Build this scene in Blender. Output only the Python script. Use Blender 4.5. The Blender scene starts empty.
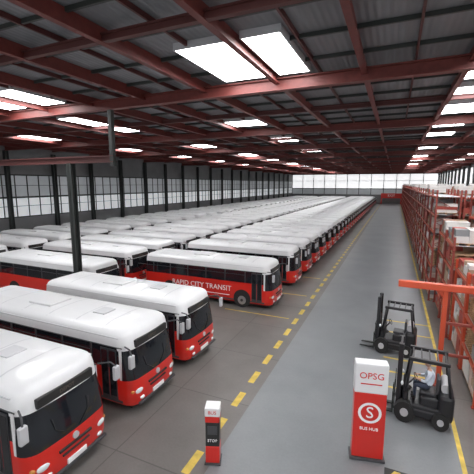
import bpy, bmesh, math, random
from mathutils import Vector, Matrix
random.seed(7)
scene=bpy.context.scene
COL=scene.collection

# ---------------------------------------------------------------- materials
def mat(name,col,rough=.5,metal=0,noise=0,nscale=5,emit=0,spec=.5,coat=0,bump=0):
    m=bpy.data.materials.new(name); m.use_nodes=True
    nt=m.node_tree; b=nt.nodes['Principled BSDF']
    b.inputs['Base Color'].default_value=(*col,1)
    b.inputs['Roughness'].default_value=rough
    b.inputs['Metallic'].default_value=metal
    b.inputs['Specular IOR Level'].default_value=spec
    b.inputs['Coat Weight'].default_value=coat
    if emit:
        b.inputs['Emission Color'].default_value=(*col,1)
        b.inputs['Emission Strength'].default_value=emit
    if noise:
        tc=nt.nodes.new('ShaderNodeTexCoord'); n=nt.nodes.new('ShaderNodeTexNoise')
        n.inputs['Scale'].default_value=nscale; n.inputs['Detail'].default_value=6
        r=nt.nodes.new('ShaderNodeValToRGB')
        lo=tuple(c*(1-noise) for c in col); hi=tuple(min(1,c*(1+noise)) for c in col)
        r.color_ramp.elements[0].color=(*lo,1); r.color_ramp.elements[1].color=(*hi,1)
        r.color_ramp.elements[0].position=.3; r.color_ramp.elements[1].position=.7
        nt.links.new(tc.outputs['Object'],n.inputs['Vector'])
        nt.links.new(n.outputs['Fac'],r.inputs['Fac'])
        nt.links.new(r.outputs['Color'],b.inputs['Base Color'])
        if bump:
            bp=nt.nodes.new('ShaderNodeBump'); bp.inputs['Strength'].default_value=bump
            nt.links.new(n.outputs['Fac'],bp.inputs['Height'])
            nt.links.new(bp.outputs['Normal'],b.inputs['Normal'])
    return m
RED=mat('bus_red',(.62,.020,.012),.28,coat=.4)
WHITE=mat('bus_white',(.74,.74,.75),.35,coat=.2)
WHITE2=mat('bus_white_rib',(.58,.58,.60),.4)
GLASS=mat('dark_glass',(.012,.014,.018),.08,spec=.6)
PILLAR=mat('pillar_black',(.05,.05,.055),.4)
RUB=mat('rubber',(.018,.018,.018),.8)
HUB=mat('hub_metal',(.45,.45,.46),.35,metal=.8)
LAMP=mat('lamp_glass',(.75,.78,.8),.1)
AMB=mat('amber',(.6,.25,.05),.3)
DGREY=mat('dark_grey',(.06,.06,.065),.5)
LGREY=mat('light_grey',(.5,.5,.52),.5)
TXT=mat('lettering_white',(.85,.85,.85),.5)
TXTR=mat('lettering_red',(.6,.02,.015),.5)
LED=mat('display_dim',(.12,.10,.08),.5)
BEAMR=mat('steel_dark_red',(.13,.024,.019),.55,noise=.15)
BEAMT=mat('steel_brown_red',(.08,.021,.019),.6)
STEEL=mat('steel_dark',(.03,.035,.033),.5)
WALLG=mat('wall_cladding_grey',(.17,.175,.18),.6,noise=.1,nscale=.6)
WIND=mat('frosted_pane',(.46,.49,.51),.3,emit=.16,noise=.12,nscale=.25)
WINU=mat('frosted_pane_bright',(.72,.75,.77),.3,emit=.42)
WINF=mat('bright_pane',(.95,.96,.97),.4,emit=.85)
SKY=mat('skylight_polycarbonate',(.985,.99,1.0),.4,emit=16.5)
RACK=mat('rack_orange_red',(.60,.085,.035),.45)
RACKB=mat('rack_beam_orange',(.55,.11,.06),.5)
RACKU=mat('rack_upright_red',(.28,.055,.04),.5)
RACKD=mat('rack_dark_red',(.25,.03,.02),.5)
WOOD=mat('pallet_wood',(.45,.29,.17),.8,noise=.3,nscale=8)
CARD=mat('cardboard',(.42,.30,.21),.85,noise=.15,nscale=3)
CARDP=mat('carton_pink_grey',(.60,.47,.42),.85,noise=.1,nscale=3)
BOXW=mat('carton_white',(.70,.68,.66),.7)
BOXG=mat('crate_grey',(.26,.27,.28),.7)
BOXR=mat('crate_red',(.40,.07,.05),.6)
YEL=mat('yellow_paint',(.60,.43,.08),.6,noise=.25,nscale=3)
BLK=mat('black_paint',(.02,.02,.02),.5)
SKIN=mat('skin',(.55,.33,.24),.5)
HAIR=mat('hair_grey',(.40,.39,.38),.7)
SHIRT=mat('shirt_pale_blue',(.60,.66,.75),.8)
TROU=mat('trousers_dark',(.04,.05,.08),.8)
FORK=mat('forklift_black',(.016,.016,.019),.4)
FORKR=mat('forklift_red',(.35,.03,.02),.35)

def floor_mat(name,c1,c2,rough,brick=None):
    m=bpy.data.materials.new(name); m.use_nodes=True
    nt=m.node_tree; b=nt.nodes['Principled BSDF']
    tc=nt.nodes.new('ShaderNodeTexCoord')
    n=nt.nodes.new('ShaderNodeTexNoise'); n.inputs['Scale'].default_value=.35; n.inputs['Detail'].default_value=8; n.inputs['Roughness'].default_value=.6
    n2=nt.nodes.new('ShaderNodeTexNoise'); n2.inputs['Scale'].default_value=14; n2.inputs['Detail'].default_value=5
    mx=nt.nodes.new('ShaderNodeMath'); mx.operation='MULTIPLY_ADD'; mx.inputs[1].default_value=.3
    r=nt.nodes.new('ShaderNodeValToRGB')
    r.color_ramp.elements[0].color=(*c1,1); r.color_ramp.elements[1].color=(*c2,1)
    r.color_ramp.elements[0].position=.4; r.color_ramp.elements[1].position=.9
    nt.links.new(tc.outputs['Object'],n.inputs['Vector']); nt.links.new(tc.outputs['Object'],n2.inputs['Vector'])
    nt.links.new(n2.outputs['Fac'],mx.inputs[0]); nt.links.new(n.outputs['Fac'],mx.inputs[2])
    nt.links.new(mx.outputs[0],r.inputs['Fac'])
    out=r.outputs['Color']
    if brick:
        bt=nt.nodes.new('ShaderNodeTexBrick'); bt.offset=0
        bt.inputs['Scale'].default_value=1; bt.inputs['Brick Width'].default_value=brick; bt.inputs['Row Height'].default_value=brick
        bt.inputs['Mortar Size'].default_value=.02
        bt.inputs['Color1'].default_value=(1,1,1,1); bt.inputs['Color2'].default_value=(.93,.93,.93,1); bt.inputs['Mortar'].default_value=(.6,.6,.6,1)
        nt.links.new(tc.outputs['Object'],bt.inputs['Vector'])
        mm=nt.nodes.new('ShaderNodeMix'); mm.data_type='RGBA'; mm.blend_type='MULTIPLY'; mm.inputs['Factor'].default_value=1
        nt.links.new(out,mm.inputs['A']); nt.links.new(bt.outputs['Color'],mm.inputs['B'])
        out=mm.outputs['Result']
    nt.links.new(out,b.inputs['Base Color'])
    b.inputs['Roughness'].default_value=rough
    return m
FLOOR=floor_mat('concrete_floor',(.118,.108,.100),(.190,.176,.166),.42,3.4)
AISLE=floor_mat('aisle_paint_grey',(.160,.168,.178),(.218,.226,.236),.36)

def ceil_mat():
    m=bpy.data.materials.new('roof_sheeting'); m.use_nodes=True
    nt=m.node_tree; b=nt.nodes['Principled BSDF']
    tc=nt.nodes.new('ShaderNodeTexCoord')
    w=nt.nodes.new('ShaderNodeTexWave'); w.bands_direction='X'; w.inputs['Scale'].default_value=1.6
    bp=nt.nodes.new('ShaderNodeBump'); bp.inputs['Strength'].default_value=.25; bp.inputs['Distance'].default_value=.05
    nt.links.new(tc.outputs['Object'],w.inputs['Vector']); nt.links.new(w.outputs['Fac'],bp.inputs['Height'])
    nt.links.new(bp.outputs['Normal'],b.inputs['Normal'])
    n=nt.nodes.new('ShaderNodeTexNoise'); n.inputs['Scale'].default_value=.4
    r=nt.nodes.new('ShaderNodeValToRGB')
    r.color_ramp.elements[0].color=(.135,.14,.155,1); r.color_ramp.elements[1].color=(.205,.21,.225,1)
    nt.links.new(tc.outputs['Object'],n.inputs['Vector']); nt.links.new(n.outputs['Fac'],r.inputs['Fac'])
    nt.links.new(r.outputs['Color'],b.inputs['Base Color'])
    b.inputs['Roughness'].default_value=.6
    return m
CEIL=ceil_mat()

# ---------------------------------------------------------------- mesh builder
class MB:
    def __init__(s): s.v=[];s.f=[];s.m=[];s.sm=[];s.mats=[]
    def mi(s,m):
        if m not in s.mats: s.mats.append(m)
        return s.mats.index(m)
    def add(s,vs,fs,m,smooth=False,M=None):
        o=len(s.v)
        for v in vs:
            v=Vector(v)
            s.v.append(M@v if M else v)
        for k,f in enumerate(fs):
            s.f.append([o+i for i in f]); s.m.append(s.mi(m[k] if isinstance(m,list) else m)); s.sm.append(smooth[k] if isinstance(smooth,list) else smooth)
    def bm(s,bm,m,smooth=False,M=None):
        bm.verts.index_update()
        s.add([v.co.copy() for v in bm.verts],[[v.index for v in f.verts] for f in bm.faces],m,smooth,M); bm.free()
    def box(s,lo,hi,m,bev=0,M=None):
        if bev:
            b=bmesh.new(); bmesh.ops.create_cube(b,size=1)
            c=[(lo[i]+hi[i])/2 for i in range(3)]; d=[abs(hi[i]-lo[i]) for i in range(3)]
            for v in b.verts: v.co=Vector([v.co[i]*d[i]+c[i] for i in range(3)])
            bmesh.ops.bevel(b,geom=list(b.edges),offset=bev,segments=2,affect='EDGES',profile=.5)
            s.bm(b,m,False,M); return
        x0,y0,z0=lo;x1,y1,z1=hi
        s.add([(x0,y0,z0),(x1,y0,z0),(x1,y1,z0),(x0,y1,z0),(x0,y0,z1),(x1,y0,z1),(x1,y1,z1),(x0,y1,z1)],
          [(0,3,2,1),(4,5,6,7),(0,1,5,4),(1,2,6,5),(2,3,7,6),(3,0,4,7)],m,False,M)
    def tube(s,pts,rads,m,n=8,smooth=True,M=None):
        pts=[Vector(p) for p in pts]
        if not isinstance(rads,(list,tuple)): rads=[rads]*len(pts)
        vs=[];fs=[]
        prev=None
        for i,p in enumerate(pts):
            t=(pts[min(i+1,len(pts)-1)]-pts[max(i-1,0)]).normalized()
            a=prev if prev else (Vector((0,0,1)) if abs(t.z)<.9 else Vector((1,0,0)))
            u=(a-t*a.dot(t)).normalized(); w=t.cross(u); prev=u
            for k in range(n):
                an=2*math.pi*k/n
                vs.append(p+(u*math.cos(an)+w*math.sin(an))*rads[i])
        for i in range(len(pts)-1):
            for k in range(n):
                a=i*n+k;b=i*n+(k+1)%n
                fs.append((a,b,b+n,a+n))
        fs.append(tuple(reversed(range(n)))); fs.append(tuple((len(pts)-1)*n+k for k in range(n)))
        s.add(vs,fs,m,smooth,M)
    def cyl(s,c,axis,r,h,m,n=24,M=None):
        a=Vector(axis).normalized()*h/2; c=Vector(c)
        s.tube([c-a,c+a],r,m,n,False,M)
    def ell(s,c,r,m,seg=14,rings=10,M=None):
        b=bmesh.new(); bmesh.ops.create_uvsphere(b,u_segments=seg,v_segments=rings,radius=1)
        for v in b.verts: v.co=Vector([v.co[i]*r[i]+c[i] for i in range(3)])
        s.bm(b,m,True,M)
    def text(s,txt,size,m,M,ext=.005,align='CENTER'):
        cu=bpy.data.curves.new('t','FONT'); cu.body=txt; cu.size=size; cu.extrude=ext; cu.align_x=align; cu.align_y='CENTER'; cu.resolution_u=3
        ob=bpy.data.objects.new('t',cu); COL.objects.link(ob)
        dg=bpy.context.evaluated_depsgraph_get(); dg.update()
        me=bpy.data.meshes.new_from_object(ob.evaluated_get(dg))
        s.add([v.co.copy() for v in me.vertices],[list(p.vertices) for p in me.polygons],m,False,M)
        bpy.data.objects.remove(ob); bpy.data.curves.remove(cu); bpy.data.meshes.remove(me)
    def mesh(s,name):
        me=bpy.data.meshes.new(name); me.from_pydata([tuple(v) for v in s.v],[],s.f)
        for m in s.mats: me.materials.append(m)
        me.polygons.foreach_set('material_index',s.m); me.polygons.foreach_set('use_smooth',s.sm)
        me.update(); return me
    def obj(s,name,loc=(0,0,0),rz=0): return place(name,s.mesh(name),loc,rz)
def place(name,me,loc=(0,0,0),rz=0,sc=1):
    o=bpy.data.objects.new(name,me); o.location=loc; o.rotation_euler=(0,0,rz); o.scale=(sc,sc,sc); COL.objects.link(o); return o
def TM(loc,rx=0,ry=0,rz=0):
    return Matrix.Translation(loc)@Matrix.Rotation(rz,4,'Z')@Matrix.Rotation(ry,4,'Y')@Matrix.Rotation(rx,4,'X')

# ---------------------------------------------------------------- shell
XL,XR,YN,YF,ZC=-40,14,-6,148,11.9
b=MB(); b.box((XL-.3,YN,-.2),(XR+.3,YF+.3,0),FLOOR); b.obj('floor')
b=MB(); b.box((XL-.3,YN,ZC),(XR+.3,YF+.3,ZC+.2),CEIL); b.obj('ceiling')
b=MB(); b.box((-4.1,YN,.001),(2.1,YF-1,.004),AISLE); b.obj('aisle_lane')
# left wall
b=MB(); b.box((XL-.3,YN,0),(XL,YF,3.6),WALLG); b.box((XL-.3,YN,8.6),(XL,YF,ZC),WALLG); b.obj('wall_left')
b=MB()
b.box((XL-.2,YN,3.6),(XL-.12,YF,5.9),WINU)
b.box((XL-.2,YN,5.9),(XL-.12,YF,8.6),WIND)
y=YN
while y<YF:
    b.box((XL-.12,y-.05,3.6),(XL-.04,y+.05,8.6),STEEL); y+=1.5
for z,t in ((3.6,.12),(4.9,.05),(5.85,.2),(7.3,.05),(8.45,.15)): b.box((XL-.12,YN,z),(XL-.02,YF,z+t),STEEL)
b.obj('window_1')
# far wall
b=MB(); b.box((XL-.3,YF,0),(XR+.3,YF+.3,3.4),WALLG); b.box((XL-.3,YF,11.2),(XR+.3,YF+.3,ZC),WALLG); b.obj('wall_far')
b=MB(); b.box((XL,YF+.05,5.6),(XR,YF+.15,11.2),WINF); b.box((XL,YF+.05,3.4),(XR,YF+.15,5.6),WIND)
x=XL
while x<XR:
    b.box((x-.12,YF-.05,3.4),(x+.12,YF+.05,11.2),STEEL); x+=4.5
b.box((XL,YF-.06,5.5),(XR,YF+.05,5.8),STEEL)
b.box((XL,YF-.06,8.6),(XR,YF+.05,8.75),STEEL)
b.obj('window_2')
# right wall
b=MB(); b.box((XR,YN,0),(XR+.3,YF,4.2),WALLG); b.box((XR,YN,10.8),(XR+.3,YF,ZC),WALLG); b.obj('wall_right')
b=MB(); b.box((XR+.1,YN,4.2),(XR+.18,YF,10.8),WINF)  # glowing window band added to light the bus fronts from the right
y=YN
while y<YF:
    b.box((XR,y-.06,4.2),(XR+.1,y+.06,10.8),STEEL); y+=3
b.box((XR,YN,7.4),(XR+.1,YF,7.55),STEEL)
b.obj('added_glow_window')

# skylights (diffusing panels with kerbs up to the sheeting)
sky=[(-6.65,-4.75,10.1,13.85),(-4.35,-3.2,10.1,13.85),(-11,-8.6,22.6,24.6),(-17.55,-16.0,11.0,13.85),(-20.4,-17.95,11.0,13.85),(-20.4,-17.95,17,23.4)]
for yy in (32,44,56,68,80,92,104,116,128,138): sky.append((-10.8,-8.9,yy,yy+3))
for yy in (10.6,14.8,18.8,22.6,28,33.5,40,46,52.5,60,70,76.5,85,95,105,116,128): sky.append((2.25,4.2,yy,yy+2.6))
for yy in (33,47,57,71,81,95,105,119,129): sky.append((-20.8,-18.6,yy,yy+4))
for yy in range(9,140,12): sky.append((-31,-29.6,yy,yy+4))
for yy in range(9,140,12): sky.append((8.9,10.7,yy,yy+4))
for yy in (-4,2.6): 
    for xx in (-20.8,-4.2,2.3): sky.append((xx,xx+2,yy,yy+3))  # skylights added around and behind the camera to light the near area
b=MB()
for (x0,x1,y0,y1) in sky:
    b.box((x0,y0,ZC-.21),(x1,y1,ZC-.19),SKY)
    for (p,q) in (((x0-.05,y0-.05),(x0,y1+.05)),((x1,y0-.05),(x1+.05,y1+.05)),((x0,y0-.05),(x1,y0)),((x0,y1),(x1,y1+.05))):
        b.box((p[0],p[1],ZC-.22),(q[0],q[1],ZC-.002),LGREY)
b.obj('skylight')

# roof structure
def ibeam_x(b,x0,x1,y,z0,z1,w,m):
    t=.05
    b.box((x0,y-w/2,z0),(x1,y+w/2,z0+t),m); b.box((x0,y-w/2,z1-t),(x1,y+w/2,z1),m); b.box((x0,y-.03,z0+t),(x1,y+.03,z1-t),m)
def ibeam_y(b,y0,y1,x,z0,z1,w,m):
    t=.04
    b.box((x-w/2,y0,z0),(x+w/2,y1,z0+t),m); b.box((x-.025,y0,z0+t),(x+.025,y1,z1),m)
b=MB()
y=2.2
ys=[]
while y<YF:
    ibeam_x(b,XL,XR,y,ZC-.72,ZC-.25,.34,BEAMR); ys.append(y); y+=12
for yy in ys:
    ibeam_x(b,XL,XR,yy+6,ZC-.44,ZC-.2,.18,BEAMT)
b.obj('roof_cross_beams')
b=MB()
x=-4.55-3.3*11
while x<XR:
    ibeam_y(b,YN,YF,x,ZC-.46,ZC-.02,.2,BEAMR); x+=3.3
x=-4.55-3.3*11+1.65
while x<XR:
    b.box((x-.035,YN,ZC-.16),(x+.035,YF,ZC-.01),BEAMT); x+=3.3
y=YN+1
while y<YF:
    b.box((XL,y-.04,ZC-.13),(XR,y+.04,ZC-.01),STEEL); y+=2.0
b.obj('roof_purlins')
# wall columns
def column(b,x,y,z0,z1,w=.4,m=STEEL):
    b.box((x-w/2,y-w/2,z0),(x+w/2,y-w/2+.05,z1),m); b.box((x-w/2,y+w/2-.05,z0),(x+w/2,y+w/2,z1),m); b.box((x-.03,y-w/2,z0),(x+.03,y+w/2,z1),m)
    b.box((x-w/2-.08,y-w/2-.08,z0),(x+w/2+.08,y+w/2+.08,z0+.06),m)
b=MB(); column(b,0,0,0,ZC-.74,.42); cm=b.mesh('steel_column')
for yy in range(2,146,6):
    place('steel_column',cm,(XL+.3,yy,0)); place('steel_column',cm,(XR-.3,yy,0))
# portal: column, low beam and hanging post
b=MB()
column(b,-16.35,14.25,0,8.6,.34)
ibeam_x(b,XL,-13.2,14.25,8.6,8.95,.3,BEAMT)
b.box((-13.42,14.12,8.4),(-13.2,14.34,11.2),STEEL)
b.obj('portal_frame')

# ---------------------------------------------------------------- bus
WB=1.56   # window belt height
def build_bus(L,name,livery=False):
    b=MB()
    rings=[(.30,1.18,-.03),(.45,1.23,0),(.75,1.25,0),(1.20,1.25,-.02),(WB,1.248,-.075),(1.85,1.24,-.13),(2.18,1.225,-.19),(2.28,1.22,-.21),(2.45,1.21,-.235),(2.60,1.19,-.27),(2.69,1.15,-.32),(2.75,1.08,-.40),(2.79,.96,-.52),(2.83,.7,-.8),(2.86,.35,-1.2)]
    vs=[];fs=[];ms=[];sm=[]
    N=None
    for (z,w,xo) in rings:
        rf=.34 if w>1 else .25; rr=.2 if w>1 else .15
        xf=xo; xr=-L-xo*.5
        pts=[]
        for k in range(7): pts.append((xr+rr+(xf-rf-xr-rr)*k/6,-w))
        for k in range(1,6):
            a=-math.pi/2+math.pi/2*k/5; pts.append((xf-rf+rf*math.cos(a),-(w-rf)+rf*math.sin(a)))
        for k in range(1,8): pts.append((xf,-(w-rf)+2*(w-rf)*k/8))
        for k in range(0,5):
            a=math.pi/2*k/5; pts.append((xf-rf+rf*math.cos(a),(w-rf)+rf*math.sin(a)))
        for k in range(6,-1,-1): pts.append((xr+rr+(xf-rf-xr-rr)*k/6,w))
        for k in range(1,4):
            a=math.pi/2+math.pi/2*k/3; pts.append((xr+rr+rr*math.cos(a),(w-rr)+rr*math.sin(a)))
        for k in range(0,3):
            a=math.pi+math.pi/2*k/3; pts.append((xr+rr+rr*math.cos(a),-(w-rr)+rr*math.sin(a)))
        pts=[(x-(.11*(abs(y)/w)**2 if x>xf-.45 else 0),y) for x,y in pts]
        N=len(pts)
        vs+= [(x,y,z) for x,y in pts]
    for i in range(len(rings)-1):
        zm=(rings[i][0]+rings[i+1][0])/2
        for k in range(N):
            a=i*N+k;c=i*N+(k+1)%N
            fs.append((a,c,c+N,a+N))
            xm=(vs[a][0]+vs[c][0])/2
            front=xm>rings[i][2]-.48
            if front: m=RED if zm<1.2 else (GLASS if zm<2.18 else WHITE)
            else: m=RED if zm<WB else (GLASS if zm<2.28 else WHITE)
            ms.append(m)
    b.add(vs,fs,ms,True)
    n0=len(rings)-1
    b.add([vs[n0*N+k] for k in range(N)],[tuple(range(N))],WHITE)
    b.add([vs[k] for k in range(N)],[tuple(reversed(range(N)))],RUB)
    b.box((-L+.3,-1.05,.18),(-.3,1.05,.34),RUB)
    for s in (-1,1):
        b.box((-L+.2,s*1.222-.012,2.27),(-.45,s*1.222+.014,2.30),PILLAR)
        b.box((-L+.15,s*1.245-.012,.40),(-.5,s*1.245+.014,.47),DGREY)
        b.box((-L+.25,s*1.19-.02,2.575),(-.6,s*1.19+.025,2.605),WHITE2)
        x=-1.75
        while x>-L+.5:
            b.box((x-.03,s*1.235-.02,WB),(x+.03,s*1.235+.02,2.28),PILLAR)
            b.box((x-1.32,s*1.235-.02,2.03),(x-.03,s*1.235+.012,2.05),PILLAR)
            x-=1.35
        b.box((-.56,s*1.235-.015,1.2),(-.47,s*1.235+.018,2.28),WHITE)
        for wx in (-1.95,-L+2.1):
            b.cyl((wx,s*1.235,.56),(0,1,0),.56,.05,RUB,28)
            b.cyl((wx,s*1.12,.46),(0,1,0),.46,.3,RUB,28)
            b.cyl((wx,s*1.262,.46),(0,1,0),.27,.04,HUB,20)
            b.cyl((wx,s*1.28,.46),(0,1,0),.09,.05,DGREY,12)
        b.ell((-.10,s*.86,.78),(.07,.2,.11),LAMP)
        b.ell((-.19,s*1.08,.80),(.07,.09,.07),AMB)
        b.ell((-.06,s*.8,.50),(.06,.1,.06),LAMP)
        b.tube([(-.35,s*1.18,2.36),(-.02,s*1.34,2.40),(.12,s*1.42,2.25)],.025,DGREY,6)
        b.box((.05,s*1.42-.1,1.85),(.17,s*1.42+.1,2.27),LGREY,.03)
        b.tube([(.0,s*.15,1.22),(-.07,s*.5,1.5),(-.10,s*.55,1.8)],.012,RUB,5)
        b.box((-L-.03,s*1.0-.08,.8),(-L+.05,s*1.0+.08,1.25),RED)
    for x0 in (-1.32,-.98):
        b.box((x0,-1.262,.48),(x0+.31,-1.24,2.22),PILLAR); b.box((x0+.03,-1.27,.6),(x0+.28,-1.25,2.16),GLASS)
    # front details
    b.box((-.29,-.84,2.21),(-.185,.84,2.46),BLK,.02)
    b.text('DEPOT',.14,LED,TM((-.183,0,2.335),math.pi/2,0,math.pi/2))
    b.box((-.03,-.5,.86),(.03,.5,.93),BLK,.01)
    b.box((-.03,-.42,.72),(.03,.42,.77),BLK,.01)
    b.box((-.04,-.3,.42),(.03,.3,.56),TXT,.01)
    b.box((-.06,-1.0,.33),(.035,1.0,.41),DGREY,.015)
    b.cyl((.0,0,1.05),(1,0,0),.09,.05,LGREY,20)
    b.box((-L-.02,-.9,1.6),(-L+.08,.9,2.2),GLASS); b.box((-L-.02,-.6,.5),(-L+.08,.6,1.1),DGREY)
    # roof ribs and hatches
    x=-1.4
    while x>-L+.8:
        b.add([(x-.03,-1.03,2.772),(x+.03,-1.03,2.772),(x+.03,-.7,2.842),(x-.03,-.7,2.842),(x+.03,-.35,2.87),(x-.03,-.35,2.87),(x+.03,.35,2.87),(x-.03,.35,2.87),(x+.03,.7,2.842),(x-.03,.7,2.842),(x+.03,1.03,2.772),(x-.03,1.03,2.772)],
              [(0,1,2,3),(3,2,4,5),(5,4,6,7),(7,6,8,9),(9,8,10,11)],WHITE2)
        x-=1.35
    b.box((-L*.62,-.5,2.82),(-L*.62+1.2,.5,2.93),WHITE,.04)
    b.box((-2.6,-.3,2.82),(-2.05,.3,2.9),WHITE2,.02)
    if livery:
        b.text('RAPID CITY TRANSIT',.46,TXT,TM((-L*.52,-1.257,1.08),math.pi/2,0,0))
        b.box((-L+2.8,-1.26,.66),(-2.8,-1.24,.70),TXT)
    return b.mesh(name)
busL=build_bus(9.3,'bus'); busS=build_bus(8.4,'bus'); busT=build_bus(9.3,'bus',True)
def bus(me,x,y): place('bus',me,(x,y,0))
bus(busL,-7.2,5.85); bus(busL,-7.2,9.35); bus(busS,-7.2,12.65)
bus(busL,-15.6,15.95)
ys1=[20.3,25.6,29.4]
y=33
while y<142: ys1.append(y); y+=3.5
for i,y in enumerate(ys1): bus(busT if i==0 else busL,-6.2,y)
y=20.3
while y<142:
    bus(busL,-16.6,y); y+=3.6
y=12.8
while y<142:
    bus(busL,-27.2,y); y+=3.6

# ---------------------------------------------------------------- floor markings
b=MB(); y=YN+.5
while y<140:
    b.box((-4.69,y,.001),(-4.46,y+.85,.004),YEL); y+=1.55
b.obj('lane_dashes')
b=MB()
for yy in (18.4,22.8,27.6):
    b.box((-9,yy-.05,.001),(-5.0,yy+.05,.004),YEL)
b.obj('bay_lines')
b=MB()
for yy in (13.4,14.6,15.8,18.8,20.4):
    b.box((.0,yy-.06,.005),(2.1,yy+.06,.008),YEL)
b.box((2.08,9.6,.005),(2.2,140,.008),YEL)
b.obj('walkway_lines')
b=MB()
for k in range(16):
    x=.3+k*.28
    b.add([(x,8.95,.010),(x+.16,8.95,.010),(x+.3,9.2,.010),(x+.14,9.2,.010)],[(0,1,2,3)],YEL)
b.box((.2,8.9,.006),(5,9.25,.009),BLK)
b.obj('hazard_strip')

# ---------------------------------------------------------------- totem sign
b=MB()
b.box((-.46,-.2,0),(.46,.2,.08),DGREY,.01)
b.box((-.41,-.15,.08),(.41,.15,1.98),RED,.02)
b.box((-.42,-.16,1.98),(.42,.16,2.82),WHITE,.03)
b.text('OPSG',.25,TXTR,TM((0,-.165,2.48),math.pi/2))
b.box((-.27,-.168,2.24),(.27,-.155,2.27),TXTR)
vs=[];fs=[]
for k in range(32):
    a=2*math.pi*k/32
    vs+=[(.30*math.cos(a),-.158,1.42+.30*math.sin(a)),(.23*math.cos(a),-.158,1.42+.23*math.sin(a))]
for k in range(32):
    a=2*k;c=2*((k+1)%32); fs.append((a,c,c+1,a+1))
b.add(vs,fs,TXT)
b.text('S',.46,TXT,TM((0,-.16,1.42),math.pi/2),.004)
b.text('BUS HUB',.12,TXT,TM((0,-.155,.95),math.pi/2))
b.obj('totem_sign',(-.28,9.45,.006),math.radians(12))

# bollard kiosk
b=MB()
b.box((-.22,-.2,0),(.22,.2,.06),DGREY,.01)
b.box((-.19,-.17,.06),(.19,.17,.55),RED,.02)
b.box((-.185,-.165,.55),(.185,.165,1.25),BLK,.01)
b.box((-.19,-.17,1.25),(.19,.17,1.42),RED,.01)
b.box((-.2,-.18,1.42),(.2,.18,1.66),WHITE,.02)
b.text('BUS',.13,TXTR,TM((0,-.182,1.54),math.pi/2))
b.box((-.13,-.172,.9),(.13,-.16,1.15),DGREY)
b.text('STOP',.11,TXT,TM((0,-.168,.72),math.pi/2))
b.obj('ticket_bollard',(-4.09,7.6,.006),math.radians(20))

# ---------------------------------------------------------------- forklift (forks toward +X)
def build_forklift():
    b=MB()
    b.box((-1.0,-.5,.22),(.45,.5,.64),FORK,.06)
    b.box((-1.16,-.54,.26),(-.64,.54,1.16),FORK,.14)
    b.box((-1.175,-.3,.5),(-1.14,.3,.75),FORKR,.01)
    b.box((-.66,-.44,.6),(-.05,.44,.92),FORK,.05)
    b.box((.34,-.47,.5),(.54,.47,1.15),FORK,.06)
    b.box((-1.0,-.51,.45),(.3,.51,.50),DGREY)
    b.box((-.55,-.25,.90),(-.05,.25,1.0),DGREY,.04)
    b.box((-.68,-.24,.98),(-.58,.24,1.5),DGREY,.04)
    b.cyl((-.86,0,1.28),(0,1,0),.15,.7,LGREY,18)
    b.tube([(.40,0,1.0),(.14,0,1.30)],.03,DGREY,8)
    ring=[(.12-.07*math.cos(2*math.pi*k/20),.17*math.sin(2*math.pi*k/20),1.33-.10*math.cos(2*math.pi*k/20)) for k in range(21)]
    b.tube(ring,.015,BLK,6)
    for s in (-1,1):
        b.tube([(.46,s*.46,1.0),(.30,s*.44,2.12)],.05,FORK,8)
        b.tube([(-1.02,s*.46,1.0),(-.85,s*.44,2.12)],.05,FORK,8)
        b.box((-.92,s*.44-.05,2.06),(.38,s*.44+.05,2.17),FORK,.015)
        b.box((.60,s*.33-.07,.08),(.77,s*.33+.07,2.5),FORK,.01)
        b.box((.66,s*.22-.045,.1),(.76,s*.22+.045,2.3),FORK,.008)
        b.tube([(.64,s*.12,.2),(.64,s*.12,1.6)],.04,DGREY,8)
        b.box((.84,s*.24-.07,.06),(.9,s*.24+.07,.8),STEEL,.01)
        b.add([(.84,s*.24-.07,.05),(1.6,s*.24-.05,.05),(1.6,s*.24+.05,.05),(.84,s*.24+.07,.05),
               (.84,s*.24-.07,.11),(1.6,s*.24-.05,.065),(1.6,s*.24+.05,.065),(.84,s*.24+.07,.11)],
              [(0,3,2,1),(4,5,6,7),(0,1,5,4),(1,2,6,5),(2,3,7,6),(3,0,4,7)],STEEL)
        b.cyl((.45,s*.47,.35),(0,1,0),.35,.26,RUB,24); b.cyl((.45,s*.605,.35),(0,1,0),.14,.02,LGREY,16)
        b.cyl((-.75,s*.45,.28),(0,1,0),.28,.24,RUB,24); b.cyl((-.75,s*.575,.28),(0,1,0),.11,.02,LGREY,16)
        b.ell((.58,s*.4,1.22),(.05,.07,.07),LAMP)
    for k in range(5):
        x=-.82+k*.27; b.box((x-.025,-.44,2.1),(x+.025,.44,2.14),FORK)
    for z in (.3,1.2,2.4): b.box((.64,-.34,z),(.72,.34,z+.1),FORK)
    for z in (.28,.72): b.box((.8,-.42,z),(.86,.42,z+.1),STEEL)
    for k in range(5): b.box((.8,-.36+k*.17,.8),(.83,-.33+k*.17,1.25),STEEL)
    b.box((.8,-.38,1.22),(.84,.38,1.28),STEEL)
    for v in b.v: v.x*=.84
    return b.mesh('forklift')
fk=build_forklift()
F1=((1.1,12.0,.01),math.pi-.05)
place('forklift',fk,*F1)
place('forklift',fk,(.30,16.65,.01),math.pi-.1)

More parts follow.
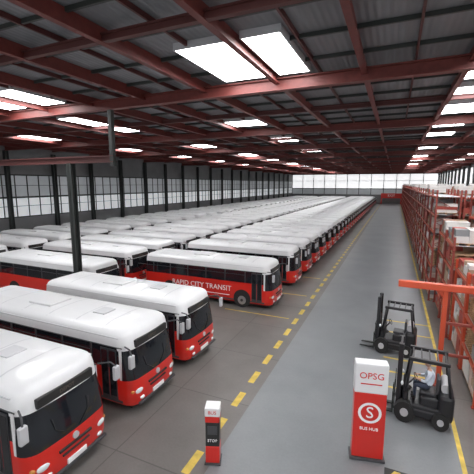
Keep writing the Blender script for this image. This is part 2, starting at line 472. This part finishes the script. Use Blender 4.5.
# ---------------------------------------------------------------- driver
def skin_mesh(nodes,edges,root):
    me=bpy.data.meshes.new('sk'); me.from_pydata([n[0] for n in nodes],edges,[])
    ob=bpy.data.objects.new('sk',me); COL.objects.link(ob)
    md=ob.modifiers.new('s','SKIN')
    for i,n in enumerate(nodes):
        sv=me.skin_vertices[0].data[i]; r=n[1]; sv.radius=r if isinstance(r,tuple) else (r,r); sv.use_root=(i==root)
    md.use_smooth_shade=True
    s2=ob.modifiers.new('ss','SUBSURF'); s2.levels=2; s2.render_levels=2
    dg=bpy.context.evaluated_depsgraph_get(); dg.update()
    r=bpy.data.meshes.new_from_object(ob.evaluated_get(dg))
    bpy.data.objects.remove(ob); return r
def build_driver():
    n=[((-.30,0,1.11),(.13,.16)),((-.31,0,1.30),(.11,.15)),((-.30,0,1.48),(.12,.17)),((-.27,0,1.60),(.08,.11)),((-.25,0,1.68),.052),((-.235,0,1.76),.05)]
    e=[(0,1),(1,2),(2,3),(3,4),(4,5)]
    for s in (-1,1):
        k=len(n)
        n+=[((-.28,s*.19,1.56),.062),((-.17,s*.25,1.33),.047),((.00,s*.17,1.34),.032),((.04,s*.155,1.35),.03)]
        e+=[(3,k),(k,k+1),(k+1,k+2),(k+2,k+3)]
        k=len(n)
        n+=[((-.24,s*.10,1.10),.09),((.12,s*.13,1.12),.068),((.11,s*.13,.78),.045),((.10,s*.13,.70),.045),((.22,s*.14,.685),.038)]
        e+=[(0,k),(k,k+1),(k+1,k+2),(k+2,k+3),(k+3,k+4)]
    me=skin_mesh(n,e,0)
    b=MB()
    ms=[]
    for p in me.polygons:
        c=p.center
        if c.z>1.655: m=SKIN
        elif c.x>-.04 and c.z>1.28: m=SKIN
        elif c.z<.76: m=BLK
        elif c.z<1.2 : m=TROU
        else: m=SHIRT
        ms.append(m)
    b.add([v.co.copy() for v in me.vertices],[list(p.vertices) for p in me.polygons],ms,True)
    H=Vector((-.215,0,1.86))
    bm=bmesh.new(); bmesh.ops.create_uvsphere(bm,u_segments=20,v_segments=16,radius=1)
    for v in bm.verts:
        x,y,z=v.co
        j=1-.18*max(0,-z)
        v.co=Vector((x*.098*j+(.012 if z<-.3 and x>0 else 0),y*.078*j,z*.118))+H
    b.bm(bm,SKIN,True)
    bm=bmesh.new(); bmesh.ops.create_uvsphere(bm,u_segments=20,v_segments=16,radius=1)
    bmesh.ops.delete(bm,geom=[v for v in bm.verts if v.co.z<-.35 or (v.co.x>.45 and v.co.z<.45)],context='VERTS')
    for v in bm.verts: v.co=Vector((v.co.x*.106-.004,v.co.y*.086,v.co.z*.126))+H
    b.bm(bm,HAIR,True)
    b.tube([H+Vector((.092,0,.02)),H+Vector((.115,0,-.02)),H+Vector((.09,0,-.03))],[.008,.016,.012],SKIN,8)
    for s in (-1,1):
        b.ell(H+Vector((.084,s*.032,.012)),(.012,.014,.009),TXT,8,6); b.ell(H+Vector((.094,s*.032,.012)),(.005,.006,.006),BLK,8,6)
        b.ell(H+Vector((.0,s*.08,-.005)),(.02,.01,.03),SKIN,8,6)
        b.tube([H+Vector((.09,s*.018,.035)),H+Vector((.085,s*.048,.035))],.005,HAIR,6)
        P=Vector((.065,s*.15,1.352))
        b.ell(P,(.045,.04,.018),SKIN,10,8)
        for k,(ln) in enumerate((.068,.078,.073,.058)):
            o=P+Vector((.03,s*(-.028+k*.019),.005))
            b.tube([o,o+Vector((ln*.5,0,.004)),o+Vector((ln*.62,0,-.025)),o+Vector((ln*.3,0,-.04))],[.010,.009,.008,.007],SKIN,7)
        o=P+Vector((-.01,-s*.034,.0))
        b.tube([o,o+Vector((.03,-s*.02,-.005)),o+Vector((.055,-s*.018,-.02))],[.012,.010,.008],SKIN,7)
    b.tube([H+Vector((.092,-.022,-.055)),H+Vector((.099,0,-.056)),H+Vector((.092,.022,-.055))],.005,TXTR,6)
    return b.mesh('forklift_driver')
dr=build_driver()
place('forklift_driver',dr,*F1)

# ---------------------------------------------------------------- pallet racks
def build_rack(levels,gap,seed,W=2.8,D=1.3,front=RACKU,fill=.96):
    rnd=random.Random(seed); b=MB(); H=levels*gap+.4
    for y in (0,W):
        for x in (0,D):
            b.box((x-.05,y-.05,0),(x+.05,y+.05,H),front); b.box((x-.09,y-.09,0),(x+.09,y+.09,.02),RACKD)
        z=.2; f=0
        while z+.7<H:
            b.tube([(0 if f else D,y,z),(D if f else 0,y,z+.7)],.018,front,5); z+=.7; f=1-f
    for l in range(levels+1):
        z=l*gap
        if l>0:
            for x in (0,D): b.box((x-.04,.05,z-.13),(x+.04,W-.05,z),RACKB)
            b.box((.05,.05,z-.03),(D-.05,W-.05,z-.005),LGREY)
            if l==levels and rnd.random()<.4: continue
        for k in range(2):
            if rnd.random()>fill: continue
            y0=.12+k*1.3; y1=y0+1.2
            for sx in (.08,.55,1.05): b.box((sx,y0,z),(sx+.1,y1,z+.09),WOOD)
            for q in range(6): b.box((.02,y0+q*.2,z+.09),(D-.05,y0+q*.2+.13,z+.12),WOOD)
            hgt=rnd.uniform(gap*.45,gap*.74)
            if rnd.random()<.18:
                t=z+.12
                while t<z+hgt:
                    for sx in (.08,.55,1.05): b.box((sx,y0,t),(sx+.1,y1,t+.08),WOOD)
                    for q in range(6): b.box((.02,y0+q*.2,t+.08),(D-.05,y0+q*.2+.13,t+.11),WOOD)
                    t+=.16
                continue
            mt=rnd.choice([CARD,CARDP,CARDP,BOXW,BOXW,BOXW,BOXG,BOXR])
            nx=2; ny=rnd.choice([2,3,4]); nz=rnd.choice([2,3,3])
            for i in range(nx):
                for j in range(ny):
                    for t in range(nz):
                        if t==nz-1 and rnd.random()<.3: continue
                        dx=(D-.15)/nx; dy=(y1-y0)/ny; dz=hgt/nz
                        mq=mt if rnd.random()<.7 else rnd.choice([CARD,BOXW,BOXG,BOXR])
                        b.box((.03+i*dx,y0+j*dy+.01,z+.12+t*dz),(.03+(i+1)*dx-.015,y0+(j+1)*dy-.01,z+.12+(t+1)*dz-.012),mq)
    return b.mesh('pallet_rack')
tall=[build_rack(6,1.12,i) for i in range(4)]
mid=[build_rack(4,1.15,10+i) for i in range(2)]
low=[build_rack(3,1.2,20+i,front=RACK) for i in range(2)]
y=13.2;i=0
while y<138:
    if y<18: m=low[i%2]; x=2.9
    elif y<24: m=mid[i%2]; x=2.75
    else: m=tall[i%4]; x=2.45
    place('pallet_rack',m,(x,y,0)); 
    m2=mid[i%2] if y<18 else tall[(i+1)%4]
    place('pallet_rack',m2,(x+1.5,y,0))
    place('pallet_rack',tall[(i+2)%4],(8.2,y,0))
    y+=3.0;i+=1

# orange entry gantry tied into the racking
b=MB()
b.box((1.84,-.08,0),(2.0,.08,3.9),RACK,.01); b.box((1.70,-.2,0),(2.07,.2,.04),RACKD)
b.box((.35,-.12,3.66),(2.83,.12,3.9),RACK,.02)
b.add([(1.84,-.03,3.4),(1.84,.03,3.4),(1.6,.03,3.66),(1.6,-.03,3.66),(1.84,.03,3.66),(1.84,-.03,3.66)],[(0,1,2,3),(0,3,5),(1,4,2),(0,5,4,1)],RACK)
for z in (1.2,2.4): b.box((2.0,-.04,z),(2.83,.04,z+.1),RACKU)
b.obj('rack_gantry',(0,14.3,.009))
# red portal sign at the far end of the aisle
b=MB()
b.box((-3.6,0,0),(-3.2,.5,4),RED); b.box((3.2,0,0),(3.6,.5,4),RED); b.box((-3.6,-.05,2.2),(3.6,.5,4),RED,.02)
b.text('EXIT',1.2,TXT,TM((0,-.06,3.1),math.pi/2))
b.obj('exit_gate',(-1,YF-4,.006))

# ---------------------------------------------------------------- world, light, camera
w=bpy.data.worlds.new('World'); scene.world=w; w.use_nodes=True
bg=w.node_tree.nodes['Background']; bg.inputs[0].default_value=(.96,.975,1,1); bg.inputs[1].default_value=.95
cam=bpy.data.cameras.new('Camera'); cam.sensor_width=36; cam.lens=351/474*36; cam.clip_end=500
co=bpy.data.objects.new('Camera',cam); co.location=(0,0,7.5); co.rotation_euler=(math.radians(81.4),0,math.radians(24)); COL.objects.link(co)
scene.camera=co
try:
    scene.view_settings.view_transform='Standard'
except Exception: pass
